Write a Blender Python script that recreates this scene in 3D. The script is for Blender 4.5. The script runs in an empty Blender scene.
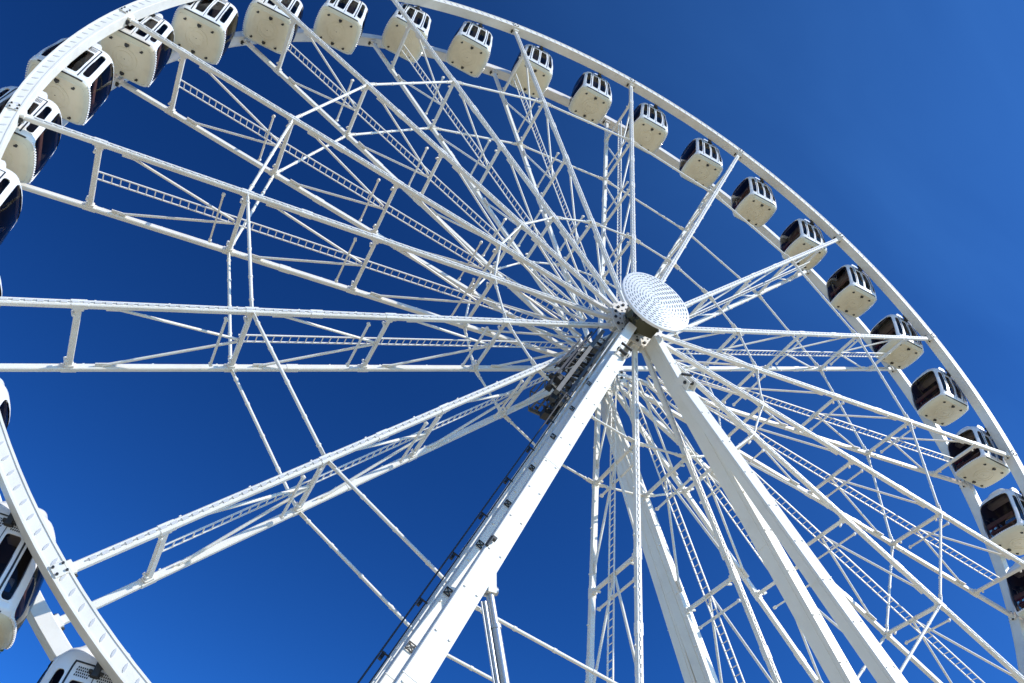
import bpy, math, random
from mathutils import Vector, Matrix
random.seed(7)
S = 25.0                      # rim radius in metres
H = 30.47                     # hub height above the ground
HW = 0.0598 * S               # half distance between the two rims
R = math.radians
sc = bpy.context.scene
COL = sc.collection

# ------------------------------------------------------------------ materials
def mat(name, col, rough=0.5, metal=0.0, dirt=0.0, dirt_col=(0.3, 0.27, 0.2), scale=1.5, coat=0.0, bump=0.0, spec=0.5, streak=False):
    m = bpy.data.materials.new(name); m.use_nodes = True
    nt = m.node_tree; b = nt.nodes['Principled BSDF']
    b.inputs['Base Color'].default_value = (*col, 1)
    b.inputs['Roughness'].default_value = rough
    b.inputs['Metallic'].default_value = metal
    b.inputs['Specular IOR Level'].default_value = spec
    if coat:
        b.inputs['Coat Weight'].default_value = coat; b.inputs['Coat Roughness'].default_value = 0.12
    if dirt or bump:
        tc = nt.nodes.new('ShaderNodeTexCoord')
        mp = nt.nodes.new('ShaderNodeMapping'); nt.links.new(tc.outputs['Object'], mp.inputs[0])
        if streak: mp.inputs['Scale'].default_value = (3.0, 3.0, 0.6)
        n = nt.nodes.new('ShaderNodeTexNoise'); n.inputs['Scale'].default_value = scale
        n.inputs['Detail'].default_value = 8; n.inputs['Roughness'].default_value = 0.65
        nt.links.new(mp.outputs[0], n.inputs['Vector'])
        if dirt:
            r = nt.nodes.new('ShaderNodeValToRGB'); r.color_ramp.elements[0].position = 0.46; r.color_ramp.elements[1].position = 0.8
            r.color_ramp.elements[0].color = (0, 0, 0, 1); r.color_ramp.elements[1].color = (dirt, dirt, dirt, 1)
            nt.links.new(n.outputs['Fac'], r.inputs[0])
            mx = nt.nodes.new('ShaderNodeMix'); mx.data_type = 'RGBA'
            mx.inputs[6].default_value = (*col, 1); mx.inputs[7].default_value = (*dirt_col, 1)
            nt.links.new(r.outputs[0], mx.inputs[0]); nt.links.new(mx.outputs[2], b.inputs['Base Color'])
            mr = nt.nodes.new('ShaderNodeMapRange'); mr.inputs[3].default_value = rough * 0.85; mr.inputs[4].default_value = min(1, rough * 1.35)
            nt.links.new(n.outputs['Fac'], mr.inputs[0]); nt.links.new(mr.outputs[0], b.inputs['Roughness'])
        if bump:
            bp = nt.nodes.new('ShaderNodeBump'); bp.inputs['Strength'].default_value = bump; bp.inputs['Distance'].default_value = 0.02
            nt.links.new(n.outputs['Fac'], bp.inputs['Height']); nt.links.new(bp.outputs[0], b.inputs['Normal'])
    return m

def glass_mat(name, tint, rough=0.03, gloss=0.12):
    m = bpy.data.materials.new(name); m.use_nodes = True
    nt = m.node_tree; nt.nodes.clear()
    o = nt.nodes.new('ShaderNodeOutputMaterial'); mix = nt.nodes.new('ShaderNodeMixShader')
    t = nt.nodes.new('ShaderNodeBsdfTransparent'); t.inputs[0].default_value = (*tint, 1)
    g = nt.nodes.new('ShaderNodeBsdfGlossy'); g.inputs['Roughness'].default_value = rough
    f = nt.nodes.new('ShaderNodeFresnel'); f.inputs[0].default_value = 1.24
    nt.links.new(f.outputs[0], mix.inputs[0]); nt.links.new(t.outputs[0], mix.inputs[1]); nt.links.new(g.outputs[0], mix.inputs[2])
    nt.links.new(mix.outputs[0], o.inputs[0])
    return m

M = dict(
    steel=mat('white_painted_steel', (0.78, 0.745, 0.655), 0.40, dirt=0.45, dirt_col=(0.50, 0.46, 0.38), scale=1.1),
    leg=mat('white_painted_box_steel', (0.80, 0.765, 0.67), 0.36, dirt=0.3, dirt_col=(0.52, 0.49, 0.42), scale=0.9),
    lamp=mat('light_strip_lens', (0.40, 0.41, 0.40), 0.4),
    lampw=mat('light_strip_cap', (0.56, 0.55, 0.52), 0.3),
    shell=mat('gondola_white_shell', (0.83, 0.82, 0.79), 0.28, dirt=0.2, dirt_col=(0.55, 0.52, 0.45), scale=2.5, coat=0.3),
    floor=mat('gondola_cream_underside', (0.72, 0.66, 0.48), 0.45, dirt=0.45, dirt_col=(0.45, 0.40, 0.28), scale=1.0, bump=0.15),
    black=mat('black_rubber', (0.018, 0.018, 0.02), 0.5),
    dark=mat('dark_hanger_steel', (0.035, 0.034, 0.032), 0.45, metal=0.3),
    inner=mat('gondola_lining', (0.10, 0.07, 0.055), 0.7),
    seat=mat('wooden_bench', (0.42, 0.22, 0.16), 0.55),
    red=mat('red_cushion', (0.30, 0.02, 0.02), 0.6),
    glass=glass_mat('tinted_glass', (0.46, 0.42, 0.40)),
    glassb=glass_mat('blue_tinted_glass', (0.22, 0.22, 0.27)),
    galv=mat('galvanised_steel', (0.42, 0.43, 0.44), 0.38, metal=0.8, dirt=0.4, dirt_col=(0.25, 0.25, 0.24), scale=4),
    chrome=mat('polished_cylinder_rod', (0.62, 0.63, 0.65), 0.15, metal=1.0),
    socket=mat('lamp_socket', (0.33, 0.33, 0.31), 0.6),
    drum=mat('shade_darkened_steel', (0.27, 0.265, 0.235), 0.5, dirt=0.8, dirt_col=(0.06, 0.06, 0.05), scale=2.2),  # grey darkened to carry the hub's shade, with random dark blotches
    grey=mat('shade_darkened_machinery', (0.12, 0.12, 0.112), 0.5, dirt=0.7, dirt_col=(0.05, 0.05, 0.05), scale=3),  # tone lowered to paint in the shade beside the hub
    grease=mat('greasy_bearing', (0.075, 0.07, 0.035), 0.35, metal=0.4),
    bark=mat('bark', (0.10, 0.07, 0.05), 0.9, bump=0.8, scale=8),
    leaf=mat('dark_needles', (0.045, 0.075, 0.03), 0.7),
    ground=mat('light_paving', (0.58, 0.485, 0.31), 0.85, dirt=0.4, dirt_col=(0.45, 0.38, 0.25), scale=0.4),
)

# ------------------------------------------------------------------ mesh builder
class MB:
    def __init__(s): s.v = []; s.f = []; s.m = []
    def add(s, vs, fs, mi=0):
        o = len(s.v); s.v += [tuple(x) for x in vs]; s.f += [[i + o for i in f] for f in fs]; s.m += [mi] * len(fs)
    def beam(s, a, b, w, h, up=(0, 0, 1), ch=0.0, mi=0, w2=None, h2=None):
        """box section from a to b; h is the size along `up`, w across it; ch = chamfer"""
        a = Vector(a); b = Vector(b); d = (b - a).normalized(); up = Vector(up); up = (up - d * up.dot(d)).normalized(); x = d.cross(up)
        def sec(p, w, h):
            w /= 2; h /= 2; c = min(ch, w * .6, h * .6)
            if c > 0: q = [(w - c, -h), (w, -h + c), (w, h - c), (w - c, h), (-w + c, h), (-w, h - c), (-w, -h + c), (-w + c, -h)]
            else: q = [(w, -h), (w, h), (-w, h), (-w, -h)]
            return [p + x * i + up * j for i, j in q]
        A = sec(a, w, h); B = sec(b, w2 or w, h2 or h); n = len(A)
        s.add(A + B, [[i, (i + 1) % n, n + (i + 1) % n, n + i] for i in range(n)] + [list(range(n))[::-1], list(range(n, 2 * n))], mi)
    def tube(s, a, b, r, n=10, r2=None, mi=0):
        a = Vector(a); b = Vector(b); d = (b - a).normalized(); x = d.orthogonal().normalized(); y = d.cross(x); r2 = r if r2 is None else r2
        V = [p + (x * math.cos(2 * math.pi * i / n) + y * math.sin(2 * math.pi * i / n)) * q for p, q in ((a, r), (b, r2)) for i in range(n)]
        s.add(V, [[i, (i + 1) % n, n + (i + 1) % n, n + i] for i in range(n)] + [list(range(n))[::-1], list(range(n, 2 * n))], mi)
    def lathe(s, prof, n=48, mi=0):
        """prof = [(y, r)...] revolved about the y axis, open ends closed when r=0"""
        V = []; F = []
        for (y, r) in prof:
            V += [(r * math.cos(2 * math.pi * i / n), y, r * math.sin(2 * math.pi * i / n)) for i in range(n)]
        for k in range(len(prof) - 1):
            F += [[k * n + i, k * n + (i + 1) % n, (k + 1) * n + (i + 1) % n, (k + 1) * n + i] for i in range(n)]
        F += [list(range(n)), list(range((len(prof) - 1) * n, len(prof) * n))]
        s.add(V, F, mi)
    def build(s, name, mats, parent=None, smooth=False, loc=None):
        me = bpy.data.meshes.new(name); me.from_pydata(s.v, [], s.f)
        mats = mats if isinstance(mats, (list, tuple)) else [mats]
        for m in mats: me.materials.append(m)
        me.polygons.foreach_set('material_index', s.m)
        import bmesh
        bm = bmesh.new(); bm.from_mesh(me); bmesh.ops.recalc_face_normals(bm, faces=bm.faces); bm.to_mesh(me); bm.free()
        if smooth:
            me.polygons.foreach_set('use_smooth', [True] * len(me.polygons))
            me.set_sharp_from_angle(angle=R(38))
        o = bpy.data.objects.new(name, me); COL.objects.link(o)
        if parent: o.parent = parent
        if loc: o.location = loc
        return o

def thing(name, label, cat, loc=(0, 0, 0), group=None):
    o = bpy.data.objects.new(name, None); COL.objects.link(o); o.empty_display_size = 0.5
    o.location = loc; o['label'] = label; o['category'] = cat
    if group: o['group'] = group
    return o
def copy_tree(o, parent=None):
    c = o.copy(); COL.objects.link(c); c.parent = parent
    for ch in list(o.children): copy_tree(ch, c)
    return c
def copy_one(o, parent, roty=0.0):
    c = o.copy(); COL.objects.link(c); c.parent = parent
    c.rotation_euler = (0, roty, 0)
    return c

# ------------------------------------------------------------------ the wheel
wheel = thing('ferris_wheel', 'giant white steel observation wheel with double rim, spoke trusses and round hub cover', 'ferris wheel', (0, 0, H))
NK = 18
RB = 0.22; RT = 0.265          # rim half height (radial) and half width (along the axle)

def rim_mesh(sy):
    mb = MB(); n = 216; V = []
    prof = [(-RB, -RT), (RB, -RT), (RB, RT), (-RB, RT)]
    c = 0.03
    prof = [(-RB + c, -RT), (RB - c, -RT), (RB, -RT + c), (RB, RT - c), (RB - c, RT), (-RB + c, RT), (-RB, RT - c), (-RB, -RT + c)]
    for i in range(n):
        a = 2 * math.pi * i / n
        V += [((S + dr) * math.sin(a), sy * HW + dy, (S + dr) * math.cos(a)) for dr, dy in prof]
    q = len(prof)
    F = [[i * q + j, i * q + (j + 1) % q, ((i + 1) % n) * q + (j + 1) % q, ((i + 1) % n) * q + j] for i in range(n) for j in range(q)]
    mb.add(V, F)
    # thin raised edge flanges on the face turned outwards
    yo = sy * (HW + RT)
    for dr in (-RB + .03, RB - .03):
        V = []
        for i in range(n):
            a = 2 * math.pi * i / n
            V += [((S + dr + e) * math.sin(a), yo + sy * f, (S + dr + e) * math.cos(a)) for e, f in ((-.03, -.01), (-.03, .022), (.03, .022), (.03, -.01))]
        mb.add(V, [[i * 4 + j, i * 4 + (j + 1) % 4, ((i + 1) % n) * 4 + (j + 1) % 4, ((i + 1) % n) * 4 + j] for i in range(n) for j in range(4)])
    return mb

def rim_lamps(sy):
    """slanting lens shaped light strips on the outer face of the rim"""
    mb = MB(); yo = sy * (HW + RT); per = 20
    for k in range(NK):
        for j in range(per):
            a = 2 * math.pi * (k + (j + .5) / per) / NK
            e_r = Vector((math.sin(a), 0, math.cos(a))); e_t = Vector((math.cos(a), 0, -math.sin(a)))
            c = e_r * S + Vector((0, yo, 0)); d = (e_r * .88 - e_t * .47).normalized(); t = d.cross(Vector((0, 1, 0)))
            L = .14; Wd = .042; y0 = -.004 * sy; y1 = .014 * sy
            pts = []
            for u, wv in ((-1, 0), (-.6, .75), (0, 1), (.6, .75), (1, 0), (.6, -.75), (0, -1), (-.6, -.75)):
                pts.append(c + d * L * u + t * Wd * wv)
            A = [p + Vector((0, y0, 0)) for p in pts]
            B = [c + (p - c) * .8 + Vector((0, y1, 0)) for p in pts]
            mb.add(A + B, [[i, (i + 1) % 8, 8 + (i + 1) % 8, 8 + i] for i in range(8)] + [list(range(8, 16))])
    return mb

def joint_mesh(sy):
    """bolted splice where a spoke meets the rim (built for the spoke pointing up)"""
    mb = MB(); y = sy * (HW + RT)
    mb.beam((-.02, y + sy * .03, S - RB + .08), (-.02, y + sy * .03, S + RB - .06), .34, .05, up=(0, 1, 0), ch=.01)
    for dx in (-.12, .08):
        for dz in (-.13, .10):
            mb.tube((dx, y + sy * .05, S + dz), (dx, y + sy * .10, S + dz), .032, 8, mi=1)
    # collar and clevis under the rim
    mb.beam((-.0, sy * HW, S - RB - .14), (0, sy * HW, S - RB + .02), .36, .34, up=(0, 1, 0), ch=.03, mi=0)
    mb.beam((-.20, sy * HW + .05, S - RB - .09), (-.20, sy * HW + .05, S - RB - .003), .13, .2, up=(0, 1, 0), ch=.03, mi=1)
    mb.tube((-.24, sy * HW, S - RB - .10), (.24, sy * HW, S - RB - .10), .045, 8, mi=1)
    return mb

for sy in (-1, 1):
    rim = rim_mesh(sy).build('rim', M['steel'], wheel, smooth=True)
    rim_lamps(sy).build('light_strip', M['lampw'], rim)
    jp = joint_mesh(sy).build('joint_plate', [M['steel'], M['dark']], rim)
    for k in range(1, NK): copy_one(jp, rim, R(20 * k))

# --- one spoke truss pointing up
r0 = 1.05; r1 = .891 * S; r2 = .687 * S; r3 = .484 * S; r4 = .279 * S
RS = S - RB - .05
spoke_mb = MB()
BT = .225; BY = .19
for sy in (-1, 1):
    y = sy * HW
    spoke_mb.beam((0, y, r0), (0, y, RS), BT, BY, up=(0, 1, 0), ch=.03)
    spoke_mb.beam((0, y, r0 - .25), (0, y, r0 + .35), BT + .12, BY + .14, up=(0, 1, 0), ch=.02)
    for rr in (r4, r3, r2, r1, (r2 + r3) / 2 + .3):   # bolted sleeve joints
        spoke_mb.beam((0, y, rr - .22), (0, y, rr + .22), BT + .02, BY + .02, up=(0, 1, 0), ch=.02)
    # small cable clips on the outside
    for q in range(9):
        rr = 5 + q * 2.1
        spoke_mb.beam((BT / 2 + .02, y, rr), (BT / 2 + .02, y, rr + .06), .05, .08, up=(0, 1, 0))
spoke = spoke_mb.build('spoke', M['steel'], wheel, smooth=True)
lm = MB()
zz = 2.2
while zz < RS - .4:
    yf = -(HW + BY / 2)
    lm.beam((0, yf - .008, zz), (0, yf - .008, zz + .17), .085, .03, up=(0, 1, 0), ch=.012, mi=0)
    lm.beam((0, yf - .008, zz + .185), (0, yf - .008, zz + .275), .035, .02, up=(0, 1, 0), mi=1)
    zz += .30
lm.build('light_strip', [M['lampw'], M['socket']], spoke)
# cross posts between front and rear beam
for rr, wd in ((r1, .19), (r2, .16), (r3, .14), (r4, .13)):
    p = MB(); a = HW - BY / 2 - .004
    p.beam((0, -a, rr), (0, a, rr), wd, .13, up=(1, 0, 0), ch=.02)
    for s_ in (-1, 1):
        p.beam((0, s_ * (a - .005), rr), (0, s_ * (a - .10), rr), wd + .1, .2, up=(1, 0, 0), ch=.02)
        p.tube((-.1, s_ * (a - .3), rr + .12), (.1, s_ * (a - .3), rr + .12), .05, 8)
    p.build('cross_post', M['steel'], spoke)
# K braces with their crossbars
for (ra, rb) in ((r1, r2), (r2, r3), (r3, r4), (r4, 1.9)):
    b = MB(); tr = .051
    for s_ in (-1, 1):
        b.tube((0, s_ * (HW - BY / 2 - .02), ra - .95), (0, s_ * .06, rb + .02 + (0.1 if rb > 2 else 0)), tr, 10)
        b.beam((0, s_ * (HW - BY / 2 - .06), ra - .75), (0, s_ * (HW - BY / 2 - .06), ra - 1.25), .03, .16, up=(0, 1, 0))
    b.build('brace', M['steel'], spoke, smooth=True)
    if rb > 2:
        c = MB(); zc = rb + .78
        c.beam((-.1, -.78 * HW, zc), (-.1, .78 * HW, zc), .07, .07, up=(1, 0, 0))
        for s_ in (-1, 1): c.tube((-.16, s_ * .78 * HW, zc), (-.04, s_ * .78 * HW, zc), .065, 8)
        c.build('crossbar', M['steel'], spoke)
def ladder_mesh(ra, rb, ym=0.0, x=0.11, w=.17, step=.30):
    m = MB()
    for s_ in (-1, 1): m.beam((x, ym + s_ * w, ra), (x, ym + s_ * w, rb), .045, .045, up=(0, 1, 0))
    z = ra + .12
    while z < rb - .05:
        m.tube((x, ym - w, z), (x, ym + w, z), .019, 6); z += step
    return m
lad = ladder_mesh(2.4, r1 - .06).build('ladder', M['steel'], spoke)
lad_short = ladder_mesh(2.4, r2 + .1).build('ladder', M['steel'])
for k in range(NK):
    if k == 7: continue
    c = spoke.copy(); COL.objects.link(c); c.parent = wheel; c.rotation_euler = (0, R(20 * (k - 7)), 0)
    for ch in list(spoke.children):
        if k == 1 and ch.name.startswith('ladder'):
            d = lad_short
        else:
            d = ch.copy(); COL.objects.link(d)
        d.parent = c
# ring ties between neighbouring spokes
def tie(rr, sy, rad):
    m = MB(); h = R(10); c, s_ = math.cos(h), math.sin(h)
    y = sy * HW
    A = Vector((-rr * s_, y, rr * c)); B = Vector((rr * s_, y, rr * c)); d = (B - A).normalized()
    m.tube(A + d * .16, B - d * .16, rad, 12)
    for P, q in ((A, 1), (B, -1)):
        m.beam(P + d * q * .12, P + d * q * .42, .03, .2, up=(0, 1, 0))
        m.tube(P + d * q * .5, P + d * q * .56, rad + .02, 12)
    L = (B - A).length
    if L > 4:
        for q in (.27, .5, .73): m.tube(A + d * (L * q - .05), A + d * (L * q + .05), rad + .015, 12)
    return m
for rr, rad in ((r2, .060), (r4, .050)):
    for sy in (-1, 1):
        t = tie(rr, sy, rad).build('tie_bar', M['steel'], wheel, smooth=True)
        t.rotation_euler = (0, R(10), 0)
        for k in range(1, NK): copy_one(t, wheel, R(10 + 20 * k))
# hub drum, flanges, clevises
hm = MB()
hm.lathe([(-HW - .35, .55), (-HW - .35, .72), (-HW + .3, .72), (-HW + .3, .62), (HW - .3, .62), (HW - .3, .72), (HW + .35, .72), (HW + .35, .55)], 40)
hub = hm.build('hub', M['drum'], wheel, smooth=True)
for sy in (-1, 1):
    fm = MB()
    for yy in (-.17, .17):
        fm.lathe([(sy * HW + yy - .025, .6), (sy * HW + yy - .025, 1.3), (sy * HW + yy + .025, 1.3), (sy * HW + yy + .025, .6)], 54)
    for k in range(NK):
        a = R(20 * k)
        e = Vector((math.sin(a), 0, math.cos(a)))
        fm.tube(e * 1.12 + Vector((0, sy * HW - .26, 0)), e * 1.12 + Vector((0, sy * HW + .26, 0)), .07, 8, mi=1)
        fm.tube(e * .88 + Vector((0, sy * HW - .22, 0)), e * .88 + Vector((0, sy * HW + .22, 0)), .04, 8, mi=1)
    for k in range(NK):
        a = R(20 * k + 10); e = Vector((math.sin(a), 0, math.cos(a)))
        fm.beam(e * .7 + Vector((0, sy * HW, 0)), e * random.uniform(.95, 1.2) + Vector((0, sy * HW, 0)), .16, .28, up=(0, 1, 0), mi=1)
    fm.build('hub_flange', [M['steel'], M['dark']], hub)
# hub cover disc with rings of light strips
DY = -.127 * S; DR = .0680 * S
dm = MB()
dm.lathe([(DY + .10, DR * .98), (DY, DR), (DY - .05, DR), (DY - .07, DR - .03), (DY - .07, 0.001)], 96)
disc = dm.build('hub_cover', M['shell'], wheel, smooth=True)
dl = MB()
for q in range(11):
    rr = .12 + q * (DR - .2) / 10.4; n = max(6, int(2 * math.pi * rr / .26))
    for i in range(n):
        a0 = 2 * math.pi * (i + .5 * (q % 2)) / n; da = .15 / rr / 2 if rr > .2 else .3
        P = lambda a, e, y: ((rr + e) * math.sin(a), y, (rr + e) * math.cos(a))
        V = [P(a0 - da, -.022, DY - .072), P(a0 + da, -.022, DY - .072), P(a0 + da, .022, DY - .072), P(a0 - da, .022, DY - .072)]
        W = [P(a0 - da, -.015, DY - .092), P(a0 + da, -.015, DY - .092), P(a0 + da, .015, DY - .092), P(a0 - da, .015, DY - .092)]
        dl.add(V + W, [[0, 1, 5, 4], [1, 2, 6, 5], [2, 3, 7, 6], [3, 0, 4, 7], [4, 5, 6, 7]])
dl.build('light_strip', M['lamp'], disc)
sm = MB()
for a in (20, 80, 140, 200, 260, 320):
    e = Vector((math.sin(R(a)), 0, math.cos(R(a))))
    sm.beam(e * .5 + Vector((0, -HW - .3, 0)), e * 1.2 + Vector((0, DY + .08, 0)), .1, .1, up=(0, 0, 1) if abs(e.z) < .9 else (1, 0, 0))
sm.build('cover_bracket', M['steel'], disc)

# ------------------------------------------------------------------ the support tower (all coordinates are hub relative)
tower = thing('support_tower', 'white box-section A-frame legs carrying the big wheel with bearing, access ladder and cylinder', 'support tower', (0, 0, 0))
def T(x, y, z): return Vector((x * S, y * S, z * S + H))
GZ = -H / S
def leg_pt(kind, s_, z):
    u = -z
    if kind == 'A': return T(s_ * (.4009 * u + .0070), -(.0735 + .106 * u), z)
    if kind == 'B': return T(s_ * (.4067 * u - .0039), -(.0705 + .212 * u), z)
    if kind == 'RA': return T(s_ * (.384 * u + .006), .082, z)
    if kind == 'RB': return T(s_ * (.384 * u + .006), .0825 + .05 * u, z)
def leg(kind, s_, z0, z1, w, h, w2, h2):
    a = leg_pt(kind, s_, z0); b = leg_pt(kind, s_, z1)
    m = MB(); m.beam(a, b, w, h, up=(0, 1, 0), ch=.02, w2=w2, h2=h2)
    d = (b - a).normalized(); L = (b - a).length
    upv = (Vector((0, 1, 0)) - d * d.y).normalized(); x = d.cross(upv)
    # weld flanges, running seam and splice bolts
    for e in (-1, 1):
        m.beam(a + x * e * (w / 2 + .001) - upv * h * .22, b + x * e * (w2 / 2 + .001) - upv * h2 * .22, .03, .05, up=upv, mi=0)
    n = int(L / 1.6)
    for i in range(1, n):
        t = i / n; wv = w + (w2 - w) * t; hv = h + (h2 - h) * t
        for e in (-.31, .31):
            p = a + d * L * t + x * wv * e
            sgn = -1
            m.tube(p + upv * (hv / 2 + .0) * sgn, p + upv * (hv / 2 + .03) * sgn, .035, 8)
    for t in (.33, .66):
        wv = w + (w2 - w) * t; hv = h + (h2 - h) * t
        m.beam(a + d * (L * t - .01), a + d * (L * t + .01), wv + .02, hv + .02, up=upv)
    # foot plate
    if z1 < -1.2:
        m.beam(Vector((b.x, b.y, 0.01)), Vector((b.x, b.y, .09)), 2.2, 2.2, up=(0, 1, 0))
    return m.build('leg', [M['leg']], tower), a, b, d, upv, x
LEGS = {}
for s_ in (-1, 1):
    for kind, z0, dims in (('A', -.045, (.42, .78, .52, .62)), ('B', -.165, (.56, .40, .58, .70)), ('RA', -.01, (.46, .62, .46, .72)), ('RB', -.08, (.46, .50, .50, .70))):
        LEGS[kind, s_] = leg(kind, s_, z0, GZ + .002, *dims)
# pinned brackets where the outer leg joins the inner one
for s_ in (-1, 1):
    o, a, b, d, upv, x = LEGS['B', s_]
    m = MB(); p = a + d * .05
    for e in (-.2, .2):
        m.beam(p + x * e - upv * .2 - d * .45, p + x * e - upv * .34 + d * .25, .05, .5, up=upv)
    m.tube(p - x * .27 - upv * .40, p + x * .27 - upv * .40, .075, 14, mi=1)
    m.beam(p - d * .42 - upv * .52, p - d * .34 - upv * .52, .52, .08, up=upv, mi=1)
    m.build('pin_bracket', [M['leg'], M['dark']], o)
# bearing housings and axle
bm_ = MB()
bm_.lathe([(-.118 * S, .18), (-.118 * S, .42), (.112 * S, .42), (.112 * S, .18)], 32)
axle = bm_.build('axle', M['grease'], tower, smooth=True, loc=(0, 0, H))
for s_, yy in ((-1, -.092 * S), (1, .086 * S)):
    m = MB()
    m.lathe([(yy - .38, .44), (yy - .38, .70), (yy - .3, .78), (yy + .3, .78), (yy + .38, .70), (yy + .38, .44)], 28)
    m.beam((0, yy, -.3), (0, yy, -.98), 1.05, .66, up=(0, 1, 0), ch=.05)
    for i in range(10):
        a = R(36 * i)
        m.tube((.6 * math.sin(a), yy - .44, .6 * math.cos(a)), (.6 * math.sin(a), yy + .44, .6 * math.cos(a)), .05, 6, mi=1)
    for i in range(34):
        px, pz = random.uniform(-.85, .6), random.uniform(-1.1, .1)
        py = yy + random.choice((-.42, -.3, .3, .4))
        m.beam((px, py, pz), (px + random.uniform(.06, .25), py + random.uniform(-.1, .1), pz + random.uniform(-.1, .1)), random.uniform(.06, .22), random.uniform(.06, .25), up=(0, 1, 0), mi=random.choice((0, 1, 1)))
    m.build('bearing_housing', [M['grease'], M['dark']], tower, smooth=True, loc=(0, 0, H))
# collar on the front left leg near the hub
o, a, b, d, upv, x = LEGS['A', -1]
# hydraulic cylinder leaning against the front left leg
pa = T(-.262, -.19, -.707)
pb = pa + (T(-.234, -.19, -.798) - pa).normalized() * ((pa.z - .1) / -(T(-.234, -.19, -.798) - pa).normalized().z)
m = MB(); dv = (pb - pa).normalized(); xx = dv.cross(Vector((0, 1, 0))).normalized()
m.tube(pa, pa + dv * 1.1, .10, 14, mi=1); m.tube(pa + dv * .9, pb, .125, 18, mi=1)
m.tube(pa - xx * .19 + dv * .3, pb - xx * .19, .06, 10, mi=2); m.tube(pa - xx * .28 + dv * .3, pb - xx * .28, .022, 8, mi=2)
m.tube(pa + dv * .9, pa + dv * 1.0, .15, 14, mi=2)
m.tube(pa - xx * .2, pa + xx * .2, .12, 10, mi=2); m.beam(pa + Vector((-.08, 0, .75)), pa + dv * .1, .22, .3, up=(0, 1, 0), mi=0)
m.build('hydraulic_cylinder', [M['leg'], M['galv'], M['galv']], tower, smooth=True)
# access rails and clamp frames along the front left leg
o, a, b, d, upv, x = LEGS['A', -1]
L = (b - a).length
if x.x > 0: x = -x
base = a + x * .33 - upv * .12
m = MB()
m.beam(base + d * 1.0, base + d * L, .05, .06, up=upv)
m.beam(base + x * .07 + d * 4.2, base + x * .07 + d * L, .03, .10, up=upv, mi=1)
m.beam(base + x * .27 + d * 7.0, base + x * .27 + d * L, .035, .05, up=upv, mi=1)
m.beam(base + x * .27 + upv * .25 + d * 7.0, base + x * .27 + upv * .25 + d * L, .03, .04, up=upv, mi=1)
n = int((L - 7.0) / 1.9)
for i in range(n):
    t = 7.1 + i * 1.9
    m.beam(base + d * t, base + x * .27 + d * t, .03, .04, up=upv, mi=1)
    m.beam(base + x * .27 + d * t, base + x * .27 + upv * .25 + d * t, .03, .03, up=d, mi=1)
    m.beam(base + x * .19 + upv * .12 + d * (t - .1), base + x * .19 + upv * .12 + d * (t + .12), .09, .08, up=upv, mi=1)
m.build('access_rail', [M['steel'], M['dark']], o)
for i in range(int((L - 6) / 2.0)):
    cl = MB()
    p = base + d * (6.0 + i * 2.0) - x * .22 - upv * .26
    q = .105
    for (u0, v0, u1, v1) in ((-q, -q, q, -q), (q, -q, q, q), (q, q, -q, q), (-q, q, -q, -q), (-q, -q, q, q), (-q, q, q, -q)):
        cl.beam(p + d * u0 + x * v0, p + d * u1 + x * v1, .018, .03, up=upv)
    cl.build('clamp_frame', M['dark'], o)
# access stair and cable trays hung beside the top of the front left leg
o, a, b, d, upv, x = LEGS['A', -1]
if x.x > 0: x = -x
m = MB(); b0 = a + x * .34 + upv * .25
for e, t0, t1, w_, hh, mi in ((.14, .2, 6.9, .10, .25, 0), (.50, .5, 6.4, .16, .3, 0), (.86, 1.4, 5.6, .10, .2, 1), (1.05, 2.6, 5.2, .06, .16, 1), (.75, .9, 5.2, .05, .1, 1)):
    m.beam(b0 + x * e + upv * hh + d * t0, b0 + x * e * 1.1 + upv * hh + d * t1, w_, .22, up=upv, mi=mi)
for i in range(11):
    t = 1.1 + i * .5 + random.uniform(-.1, .1)
    m.beam(b0 + x * .16 + d * t + upv * .2, b0 + x * .60 + upv * .3 + d * (t + random.uniform(-.2, .2)), .05, .10, up=upv, mi=i % 2)
for i in range(9):
    t = 1.9 + i * .42
    m.beam(b0 + x * .62 + d * t + upv * .3, b0 + x * .98 + d * (t + random.uniform(-.3, .5)) + upv * .4, .05, .06, up=upv, mi=0)
for i in range(70):
    t = random.uniform(.3, 5.9); e = random.uniform(.12, min(1.05, .35 + t * .22))
    p = b0 + x * e + d * t + upv * random.uniform(.35, 1.3)
    dd = (d + Vector([random.uniform(-.5, .5) for _ in range(3)])).normalized()
    m.beam(p, p + dd * random.uniform(.12, .5), random.uniform(.08, .30), random.uniform(.08, .28), up=x, ch=.02, mi=random.choice((0, 1, 1, 1)))
m.build('access_stair', [M['grey'], M['dark']], o)  # dark colours put the shade near the hub into the stair
# cable bracket part way down the front left leg
o, a, b, d, upv, x = LEGS['B', -1]
if x.x > 0: x = -x
m = MB(); p = a + d * 14.2
m.beam(p + x * .16 - upv * .38, p + x * .30 - upv * .38, .10, .10, up=upv); m.tube(p + x * .28 - upv * .40, p + x * .28 - upv * .3 + d * .28, .05, 8)
m.build('cable_bracket', M['dark'], o)
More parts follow.
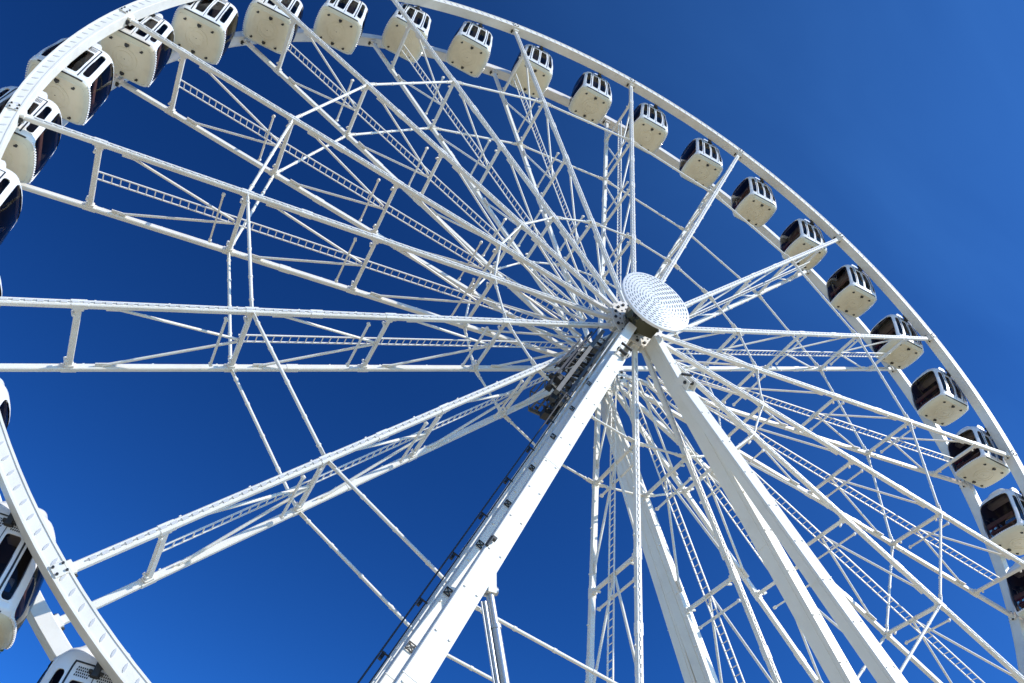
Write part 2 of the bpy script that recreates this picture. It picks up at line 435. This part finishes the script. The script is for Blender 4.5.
# service platform under the rear of the hub
pm = MB()
pc = Vector((-.046 * S, .104 * S, H - .085 * S))
def PB(x0, y0, z0, x1, y1, z1, w=.1, h=.1, mi=0, up=(0, 0, 1)):
    A = Vector((x0, y0, z0)); B = Vector((x1, y1, z1))
    pm.beam(pc + A, pc + B, w, h, up=up if abs((B - A).normalized().dot(Vector(up))) < .95 else (0, 1, 0), mi=mi)
for i in range(9): PB(-1.3 + i * .28, -.75, -.3, -1.3 + i * .28, .75, -.3, .06, .12)
for yv in (-.75, .75): PB(-1.4, yv, -.36, 1.2, yv, -.36, .1, .18)
for xv in (-1.4, -.5, .4, 1.2):
    for yv in (-.75, .75): PB(xv, yv, -.3, xv, yv, .8, .05, .05)
for zz in (.25, .8):
    for yv in (-.75, .75): PB(-1.4, yv, zz, 1.2, yv, zz, .05, .05)
    PB(-1.4, -.75, zz, -1.4, .75, zz, .05, .05)
PB(-.9, -.3, -.2, -.9, -.3, .35, .5, .5, 1); PB(-.2, .3, -.2, -.2, .3, .5, .45, .6, 1); PB(.5, -.2, -.9, .5, -.2, -.38, .6, .6, 1)
PB(-1.0, .1, -.9, -.1, .1, -.9, .45, .35, 1)
for i in range(14):
    p = pc + Vector((random.uniform(-1.2, 1), random.uniform(-.6, .6), random.uniform(-1.0, .3)))
    q = p + Vector((random.uniform(-.3, .3), random.uniform(-.2, .2), random.uniform(-.3, .3)))
    pm.tube(p, q + Vector((.05, 0, 0)), random.uniform(.04, .11), 8, mi=1)
plat = pm.build('service_platform', [M['grey'], M['dark']], tower)

# ------------------------------------------------------------------ gondola
LV = [(-1.96, .88, .93), (-1.90, .97, 1.0), (-1.78, 1.06, 1.05), (-1.1, 1.16, 1.07), (-.48, 1.13, 1.01), (-.18, 1.11, .98), (.06, 1.05, .92), (.28, .91, .77), (.46, .68, .56), (.64, .48, .46), (.70, .24, .24), (.72, .02, .02)]
def lev(z):
    for i in range(len(LV) - 1):
        if LV[i][0] <= z <= LV[i + 1][0]:
            t = (z - LV[i][0]) / (LV[i + 1][0] - LV[i][0])
            # smooth (Catmull-Rom style) interpolation
            j = max(i - 1, 0); k = min(i + 2, len(LV) - 1)
            out = []
            for c in (1, 2):
                p0, p1, p2, p3 = LV[j][c], LV[i][c], LV[i + 1][c], LV[k][c]
                h1 = (p2 - p0) * .5 * .55; h2 = (p3 - p1) * .5 * .55
                t2, t3 = t * t, t * t * t
                out.append((2 * t3 - 3 * t2 + 1) * p1 + (t3 - 2 * t2 + t) * h1 + (-2 * t3 + 3 * t2) * p2 + (t3 - t2) * h2)
            return out
    return LV[-1][1:]
def surf(face, q, z, off=0.0):
    """face 0 front(-y) 1 right(+x) 2 rear(+y) 3 left(-x); q in [-1,1] across the face"""
    Ly, W = lev(min(max(z, LV[0][0]), LV[-1][0]))
    c, s_ = {0: (q, -1), 1: (1, q), 2: (-q, 1), 3: (-1, -q)}[face]
    n = 9.0 - 4.0 * min(1, max(0, (z + 1.96) / .9)); rr = (abs(c) ** n + abs(s_) ** n) ** (-1 / n)
    X = c * rr; Y = s_ * rr
    bul = 1 + .13 * (1 - min(1, abs(Y)) ** 2)
    return Vector((X * (W * bul + off), Y * (Ly + off), z))
def lerp(a, b, t): return a + (b - a) * t
GL = [(0, .045, .46), (0, -.46, -.045), (2, .045, .46), (2, -.46, -.045)]
WIN = []       # face, q0, q1, z0, z1, kind
for f in (0, 2):
    for q0, q1 in ((.06, .44), (-.44, -.06)): WIN.append((f, q0, q1, -1.66, -.36, 'pane'))
    for q0, q1 in ((.60, .87), (-.87, -.60)): WIN.append((f, q0, q1, -1.64, -.22, 'corner'))
for f in (1, 3): WIN.append((f, -.90, .90, -1.82, -.02, 'side'))

gond = thing('gondola', 'prototype', 'gondola', (0, 0, 0), 'gondolas hanging round the wheel')
g = MB(); qs = [-1, -.93, -.87, -.74, -.60, -.53, -.44, -.25, -.06, 0, .06, .25, .44, .53, .60, .74, .87, .93, 1]
qside = [-1, -.95, -.90, -.8, -.6, -.3, 0, .3, .6, .8, .90, .95, 1]
zs = [-1.96, -1.93, -1.9, -1.86, -1.82, -1.78, -1.74, -1.66, -1.64, -1.3, -1.1, -.84, -.66, -.55, -.48, -.36, -.22, -.12, -.02, .06, .18, .30, .40, .50, .57, .64, .68, .70, .72]
for f in range(4):
    Q = qs if f in (0, 2) else qside
    for i in range(len(Q) - 1):
        for j in range(len(zs) - 1):
            qc, zc = (Q[i] + Q[i + 1]) / 2, (zs[j] + zs[j + 1]) / 2
            if any(w[0] == f and w[1] < qc < w[2] and w[3] < zc < w[4] for w in WIN): continue
            g.add([surf(f, Q[i], zs[j]), surf(f, Q[i + 1], zs[j]), surf(f, Q[i + 1], zs[j + 1]), surf(f, Q[i], zs[j + 1])], [[0, 1, 2, 3]], 2 if zc < -1.86 else 0)
            if zc > -1.78:
                g.add([surf(f, Q[i], zs[j], -.05), surf(f, Q[i + 1], zs[j], -.05), surf(f, Q[i + 1], zs[j + 1], -.05), surf(f, Q[i], zs[j + 1], -.05)], [[0, 3, 2, 1]], 1)
def weld_build(mb, name, mats, parent):
    import bmesh
    me = bpy.data.meshes.new(name); me.from_pydata(mb.v, [], mb.f)
    for m_ in mats: me.materials.append(m_)
    me.polygons.foreach_set('material_index', mb.m)
    bm = bmesh.new(); bm.from_mesh(me); bmesh.ops.remove_doubles(bm, verts=bm.verts, dist=.002); bm.to_mesh(me); bm.free()
    me.polygons.foreach_set('use_smooth', [True] * len(me.polygons)); me.set_sharp_from_angle(angle=R(40))
    o = bpy.data.objects.new(name, me); COL.objects.link(o); o.parent = parent
    return o
body = weld_build(g, 'body', [M['shell'], M['inner'], M['floor']], gond)
# cream underside with pads and pressed rings
u = MB(); ring = []
for f in range(4):
    for q in [x_ / 8 for x_ in range(-8, 8)]: ring.append(surf(f, q, -1.958, -.004))
prev = None
for sc_, dz in ((1.0, 0), (.96, -.035), (.7, -.05), (.35, -.056), (.02, -.058)):
    cur = [Vector((p.x * sc_, p.y * sc_, -1.958 + dz)) for p in ring]
    if prev:
        n = len(ring); u.add(prev + cur, [[i, (i + 1) % n, n + (i + 1) % n, n + i] for i in range(n)])
    prev = cur
under = weld_build(u, 'underside', [M['floor']], gond)
pads = MB()
def cyl(x_, y_, r_, z0=-2.0, z1=-2.045, mi=0, n=12): pads.tube((x_, y_, z0 + .03), (x_, y_, z1), r_, n, mi=mi)
for y_ in (-.68, .68):
    for x_ in (-.62, .62): cyl(x_, y_, .045); pads.beam((x_ - .08, y_ + .04, -2.01), (x_ + .02, y_ + .04, -2.01), .05, .06)
    pads.beam((-.07, y_, -2.03), (.09, y_, -2.03), .10, .07); cyl(.0, y_ + .06, .05)
pads.build('mounting_pad', M['dark'], under)
em = MB()
for rr in (.34, .5):
    n = 40
    for i in range(n):
        a0, a1 = 2 * math.pi * i / n, 2 * math.pi * (i + 1) / n
        em.beam((rr * math.cos(a0), rr * math.sin(a0), -2.012), (rr * math.cos(a1), rr * math.sin(a1), -2.012), .035, .03)
for x_ in (-.13, .16): em.tube((x_, 0, -2.0), (x_, 0, -2.026), .045, 16)
em.build('pressed_ring', M['floor'], under)
# bead of small lights along both lower side edges
bd = MB()
for f in (1, 3):
    for i in range(17):
        p = surf(f, -.86 + i * 1.72 / 16, -1.84, .0); o_ = surf(f, -.86 + i * 1.72 / 16, -1.84, .035)
        bd.tube(p, o_, .042, 8, r2=.03)
bd.build('light_bead', M['shell'], under)
def patch(face, q0, q1, z0, z1, off, mb, mi=0, nq=6, nz=8):
    V = [surf(face, lerp(q0, q1, i / nq), lerp(z0, z1, j / nz), off) for j in range(nz + 1) for i in range(nq + 1)]
    mb.add(V, [[j * (nq + 1) + i, j * (nq + 1) + i + 1, (j + 1) * (nq + 1) + i + 1, (j + 1) * (nq + 1) + i] for j in range(nz) for i in range(nq)], mi)
def frame(face, q0, q1, z0, z1, rad, bor, off, mb, mi=0):
    """ring between an outer rectangle and an inner rounded rectangle, laid on the skin"""
    Wq = (q1 - q0); sx = 1.05; n = 7
    def rr_pts(x0, x1, y0, y1, r_):
        P = []
        for cx, cy, a0 in ((x1 - r_ / sx, y1 - r_, 0), (x0 + r_ / sx, y1 - r_, 90), (x0 + r_ / sx, y0 + r_, 180), (x1 - r_ / sx, y0 + r_, 270)):
            for i in range(n): a = R(a0 + 90 * i / (n - 1)); P.append((cx + r_ / sx * math.cos(a), cy + r_ * math.sin(a)))
        return P
    inn = rr_pts(q0 + bor, q1 - bor, z0 + bor, z1 - bor, rad); out = rr_pts(q0 - .02, q1 + .02, z0 - .02, z1 + .02, .02)
    n4 = len(inn)
    A = [surf(face, a, b, off) for a, b in out]; B = [surf(face, a, b, off) for a, b in inn]; C = [surf(face, a, b, -.03) for a, b in inn]; D = [surf(face, a, b, -.005) for a, b in out]
    F = []
    for i in range(n4):
        j = (i + 1) % n4
        F += [[i, j, n4 + j, n4 + i], [n4 + i, n4 + j, 2 * n4 + j, 2 * n4 + i], [3 * n4 + i, 3 * n4 + j, j, i]]
    mb.add(A + B + C + D, F, mi)
for (f, q0, q1, z0, z1, kind) in WIN:
    fr = MB()
    frame(f, q0, q1, z0, z1, {'pane': .07, 'corner': .10, 'side': .16}[kind], {'pane': .012, 'corner': .01, 'side': .012}[kind], .012, fr)
    fo = fr.build({'pane': 'window', 'corner': 'corner_window', 'side': 'side_window'}[kind], M['shell'], gond)
    gl = MB(); patch(f, q0 - .005, q1 + .005, z0 - .01, z1 + .01, -.022, gl, 0)
    gl.build('pane', M['glassb'] if kind == 'corner' else M['glass'], fo, smooth=True)
# black seams and roof gutter
se = MB()
for f in (0, 2):
    for q in (-.53, .53): patch(f, q - .022, q + .022, -1.86, .0, .010, se, 0, 2, 14)
    patch(f, -.009, .009, -1.80, -.03, .010, se, 0, 1, 14)
    patch(f, -.80, .80, -1.875, -1.835, .014, se, 0, 20, 2)
    patch(f, -.55, .55, -.03, .005, .012, se, 0, 14, 1)
se.build('door_seal', M['black'], body)
# louvre vents above the panes
lv = MB()
for f in (0, 2):
    for q0 in (.09, -.42):
        for r_ in range(4):
            for c_ in range(7):
                qa = q0 + c_ * .046 + (.012 if r_ % 2 else 0); za = -.295 + r_ * .053
                patch(f, qa, qa + .028, za, za + .036, .008, lv, 0, 1, 1)
lv.build('louvre_vent', M['black'], body)
# roof seam and roof hump
rf = MB()
rf.beam((0, -.86, .40), (0, .86, .40), .5, .34, up=(0, 0, 1), ch=.1)
rf.build('roof_hump', M['shell'], body, smooth=True)
# interior
it = MB()
it.beam((-.93, 0, -1.80), (.93, 0, -1.80), 1.8, .06, up=(0, 0, 1), mi=0)
it.build('cabin_floor', M['inner'], gond)
for s_ in (-1, 1):
    b = MB(); xs = s_ * .62
    b.beam((xs, -.82, -1.42), (xs, .82, -1.42), .42, .07, up=(0, 0, 1), ch=.02)
    b.beam((s_ * .93, -.82, -1.12), (s_ * .93, .82, -1.12), .06, .20, up=(0, 0, 1), ch=.02)
    for yy in (-.5, .5): b.beam((xs, yy, -1.78), (xs, yy, -1.45), .3, .08, up=(0, 1, 0))
    bo = b.build('bench', M['seat'], gond)
    c = MB(); c.beam((xs, .35 , -1.36), (xs, .8, -1.36), .40, .08, up=(0, 0, 1), ch=.03); c.beam((s_ * .87, .35, -1.12), (s_ * .87, .8, -1.12), .07, .3, up=(0, 0, 1), ch=.03)
    c.build('cushion', M['red'], bo)
for ch in list(gond.children):
    ch.location = (0, 0, -.24); ch.scale = (1.02, 1.0, 1.22)
# hanger: stub axles and brackets reaching to the rims
for s_ in (-1, 1):
    h = MB(); yr = s_ * (HW - RT + .02)
    h.beam((0, s_ * .86, -.62), (0, s_ * 1.18, -.42), .22, .14, up=(0, 0, 1), ch=.03)
    h.beam((0, s_ * 1.18, -.52), (0, s_ * 1.20, .10), .16, .12, up=(0, 1, 0), ch=.02)
    h.tube((0, s_ * 1.08, .0), (0, yr, .0), .08, 12)
    h.tube((-.16, s_ * 1.17, -.42), (.16, s_ * 1.17, -.42), .045, 8)
    ho = h.build('hanger', M['dark'], gond, smooth=True)

RA_ = 1.0 * S
labels = {
 -.75: 'gondola past the bottom left corner, next below the one with two vent grids',
 -.25: 'gondola at the bottom edge near the left corner, behind the curved lower rim',
 .25: 'largest gondola, cut by the left edge, behind the lower left rim above the tree tip',
 .75: 'sliver of gondola at the left edge just above where the lower rim enters',
 1.25: 'white gondola on the part of the rim just outside the left edge',
 1.75: 'gondola cut by the left edge, lowest of the group on the upper left rim',
 2.25: 'gondola crossed by a spoke end at upper left, just above the edge-cut one',
 2.75: 'gondola tucked under the thick rim at upper left, no spoke crossing its cream underside',
 3.25: 'gondola whose window front is crossed by the spoke ending nearest the top left corner',
 3.75: 'clear gondola just right of the spoke ending nearest the top left corner',
 4.25: 'gondola at the top edge with a truss cross post over the right of its underside',
 4.75: 'gondola at the top edge with clear underside, right of the one behind a cross post',
 5.25: 'gondola at the top whose windows and underside are crossed by a diagonal spoke and ladder',
 5.75: 'unobstructed gondola just left of the spoke that joins the rim near the top centre',
 6.25: 'gondola right behind the spoke that joins the rim near the top centre',
 6.75: 'gondola just left of the vertical spoke top with clear windows',
 7.25: 'gondola just right of the vertical spoke top',
 7.75: 'second gondola right of the vertical spoke, left of the spoke leaning to upper right',
 8.25: 'gondola with sun glare on its front, right of the spoke leaning to the upper right',
 8.75: 'gondola whose underside is crossed by the bright sloping spoke truss at right',
 9.25: 'gondola between the bright sloping spoke and the level spoke at right, the upper one',
 9.75: 'gondola crossed by the level spoke that runs right from the hub',
 10.25: 'gondola just below the level spoke at right, its dark side window unobstructed',
 10.75: 'gondola crossed by the spoke ending near the right edge, with open sky right of it',
 11.25: 'gondola partly cut by the right edge, with large dark side window and slanted roof',
 11.75: 'lowest gondola at the right edge, only its dark left side in the photo',
 12.25: 'gondola hidden past the right edge below the lowest visible one',
}
first = True
for kk in sorted(labels):
    a = R(20 * (kk - 7))
    o = gond if first else copy_tree(gond); first = False
    o.location = (RA_ * math.sin(a), 0, H + RA_ * math.cos(a)); o['label'] = labels[kk]
    # each cabin has its own slight swing
    o.rotation_euler = (0, R(random.uniform(-1.2, 1.2)), 0)

# ------------------------------------------------------------------ conifer whose branch tip shows at the left edge
def conifer(x, y, h):
    t = thing('conifer_tree', 'dark green conifer whose branch tips poke in at the left edge below the largest gondola', 'tree', (x, y, 0))
    m = MB(); segs = 10
    for i in range(segs):
        z0, z1 = h * .98 * i / segs, h * .98 * (i + 1) / segs
        m.tube((.06 * math.sin(i), .05 * math.cos(i), z0), (.06 * math.sin(i + 1), .05 * math.cos(i + 1), z1), .38 * (1 - i / segs) + .03, 10, r2=.38 * (1 - (i + 1) / segs) + .03)
    c = MB(); z = 2.5; a = 0
    while z < h:
        L = (1 - z / h) ** .75 * 4.6 + .35
        for b in range(5):
            a += 2.399 + random.uniform(-.3, .3); ln = L * random.uniform(.75, 1.1)
            d = Vector((math.cos(a), math.sin(a), random.uniform(.0, .25))); p0 = Vector((0, 0, z + random.uniform(-.15, .15)))
            m.tube(p0, p0 + d * ln * .95, .05, 5, r2=.012)
            n = int(ln * 26) + 8
            for i in range(n):
                t_ = random.uniform(.12, 1) ; p = p0 + d * ln * t_ - Vector((0, 0, .3 * t_ * t_))
                side = Vector((-d.y, d.x, 0)) * random.choice((-1, 1)); wv = (1 - t_ * .75) * .75
                q = p + side * random.uniform(.05, wv) + d * .2 + Vector((0, 0, random.uniform(-.12, .05)))
                e = (q - p).normalized(); nn = Vector((random.uniform(-1, 1), random.uniform(-1, 1), random.uniform(-1, 1))).cross(e).normalized() * .07
                c.add([p + nn, p - nn, q - nn * .5, q + nn * .5], [[0, 1, 2, 3]])
        z += .42
    m.build('trunk', M['bark'], t, smooth=True); c.build('crown', M['leaf'], t)
    return t

# ------------------------------------------------------------------ ground
gm = MB(); G = 3000
gm.add([(-G, -G, 0), (G, -G, 0), (G, G, 0), (-G, G, 0)], [[0, 1, 2, 3]])
gr = gm.build('ground', M['ground']); gr['kind'] = 'structure'

# ------------------------------------------------------------------ camera
Rm = [[0.8882856711664529, -0.4471493369470293, 0.10490966050894011], [0.38901899586533406, 0.6110611108904568, -0.6893972291885976], [0.24415730023121612, 0.6531935312178317, 0.7167464150721238]]
Cc = (-0.533814878473198, -0.862861733123917, -1.154900206498996); fpx = 831.064; CX = 501.857; CY = 381.742
cam = bpy.data.cameras.new('camera'); co = bpy.data.objects.new('camera', cam); COL.objects.link(co); sc.camera = co
mw = Matrix(((Rm[0][0], -Rm[1][0], -Rm[2][0], 0), (Rm[0][1], -Rm[1][1], -Rm[2][1], 0), (Rm[0][2], -Rm[1][2], -Rm[2][2], 0), (0, 0, 0, 1)))
mw.translation = Vector((Cc[0] * S, Cc[1] * S, Cc[2] * S + H))
co.matrix_world = mw
cam.sensor_width = 36; cam.lens = fpx / 1024 * 36; cam.clip_start = .1; cam.clip_end = 6000
cam.shift_x = (512 - CX) / 1024; cam.shift_y = (CY - 341.5) / 1024

def ray(u, v):
    d = Vector(((u - CX) / fpx, (v - CY) / fpx, 1)); Rr = Matrix(Rm)
    return (Rr.transposed() @ d).normalized()
d = ray(-30, 625); tt = 30.0 / math.hypot(d.x, d.y); P = mw.translation + d * tt
conifer(P.x, P.y, P.z + 1.2)

# ------------------------------------------------------------------ light
SUN = Vector((.60, -.58, .55)).normalized()
el = math.asin(SUN.z); az = math.atan2(SUN.x, SUN.y)
w = bpy.data.worlds.new('World'); sc.world = w; w.use_nodes = True
nt = w.node_tree; bg = nt.nodes['Background']; sky = nt.nodes.new('ShaderNodeTexSky'); sky.sky_type = 'NISHITA'
sky.sun_disc = False; sky.sun_elevation = el; sky.sun_rotation = az
sky.altitude = 900; sky.air_density = 1.0; sky.dust_density = .8; sky.ozone_density = 3.5
gm_ = nt.nodes.new('ShaderNodeGamma'); gm_.inputs[1].default_value = 1.7
nt.links.new(sky.outputs[0], gm_.inputs[0]); tint = nt.nodes.new('ShaderNodeMix'); tint.data_type = 'RGBA'; tint.blend_type = 'MULTIPLY'; tint.inputs[0].default_value = 1.0
tint.inputs[7].default_value = (.26, .70, 1.0, 1)      # the deep, saturated blue of the photograph's sky
nt.links.new(gm_.outputs[0], tint.inputs[6]); # thin bright veil of high haze on the sun's side of the sky
tcw = nt.nodes.new('ShaderNodeTexCoord'); dt = nt.nodes.new('ShaderNodeVectorMath'); dt.operation = 'DOT_PRODUCT'; dt.inputs[1].default_value = SUN
mrv = nt.nodes.new('ShaderNodeMapRange'); mrv.interpolation_type = 'SMOOTHSTEP'; mrv.inputs[1].default_value = .05; mrv.inputs[2].default_value = .95
nz = nt.nodes.new('ShaderNodeTexNoise'); nz.inputs['Scale'].default_value = 2.2; nz.inputs['Detail'].default_value = 5; nz.inputs['Distortion'].default_value = .6
mpw = nt.nodes.new('ShaderNodeMapping'); mpw.inputs['Scale'].default_value = (1, 2.4, 1)
mn = nt.nodes.new('ShaderNodeMapRange'); mn.inputs[1].default_value = .3; mn.inputs[2].default_value = .7; mn.inputs[3].default_value = .68; mn.inputs[4].default_value = 1.25
ml = nt.nodes.new('ShaderNodeMath'); ml.operation = 'MULTIPLY'
veil = nt.nodes.new('ShaderNodeMix'); veil.data_type = 'RGBA'; veil.blend_type = 'ADD'; veil.clamp_factor = False; veil.inputs[7].default_value = (.42, 1.35, 3.1, 1)
nt.links.new(tcw.outputs['Generated'], dt.inputs[0]); nt.links.new(dt.outputs['Value'], mrv.inputs[0])
nt.links.new(tcw.outputs['Generated'], mpw.inputs[0]); nt.links.new(mpw.outputs[0], nz.inputs['Vector']); nt.links.new(nz.outputs['Fac'], mn.inputs[0])
nt.links.new(mrv.outputs[0], ml.inputs[0]); nt.links.new(mn.outputs[0], ml.inputs[1])
nt.links.new(ml.outputs[0], veil.inputs[0]); nt.links.new(tint.outputs[2], veil.inputs[6]); nt.links.new(veil.outputs[2], bg.inputs[0]); bg.inputs[1].default_value = .064
sl = bpy.data.lights.new('sun', 'SUN'); sl.energy = 4.7; sl.angle = R(.53); sl.color = (1, .955, .89)
so = bpy.data.objects.new('sun', sl); COL.objects.link(so); so.rotation_euler = SUN.to_track_quat('Z', 'Y').to_euler()
sc.view_settings.view_transform = 'Standard'; sc.view_settings.look = 'None'; sc.view_settings.exposure = .0; sc.view_settings.gamma = 1
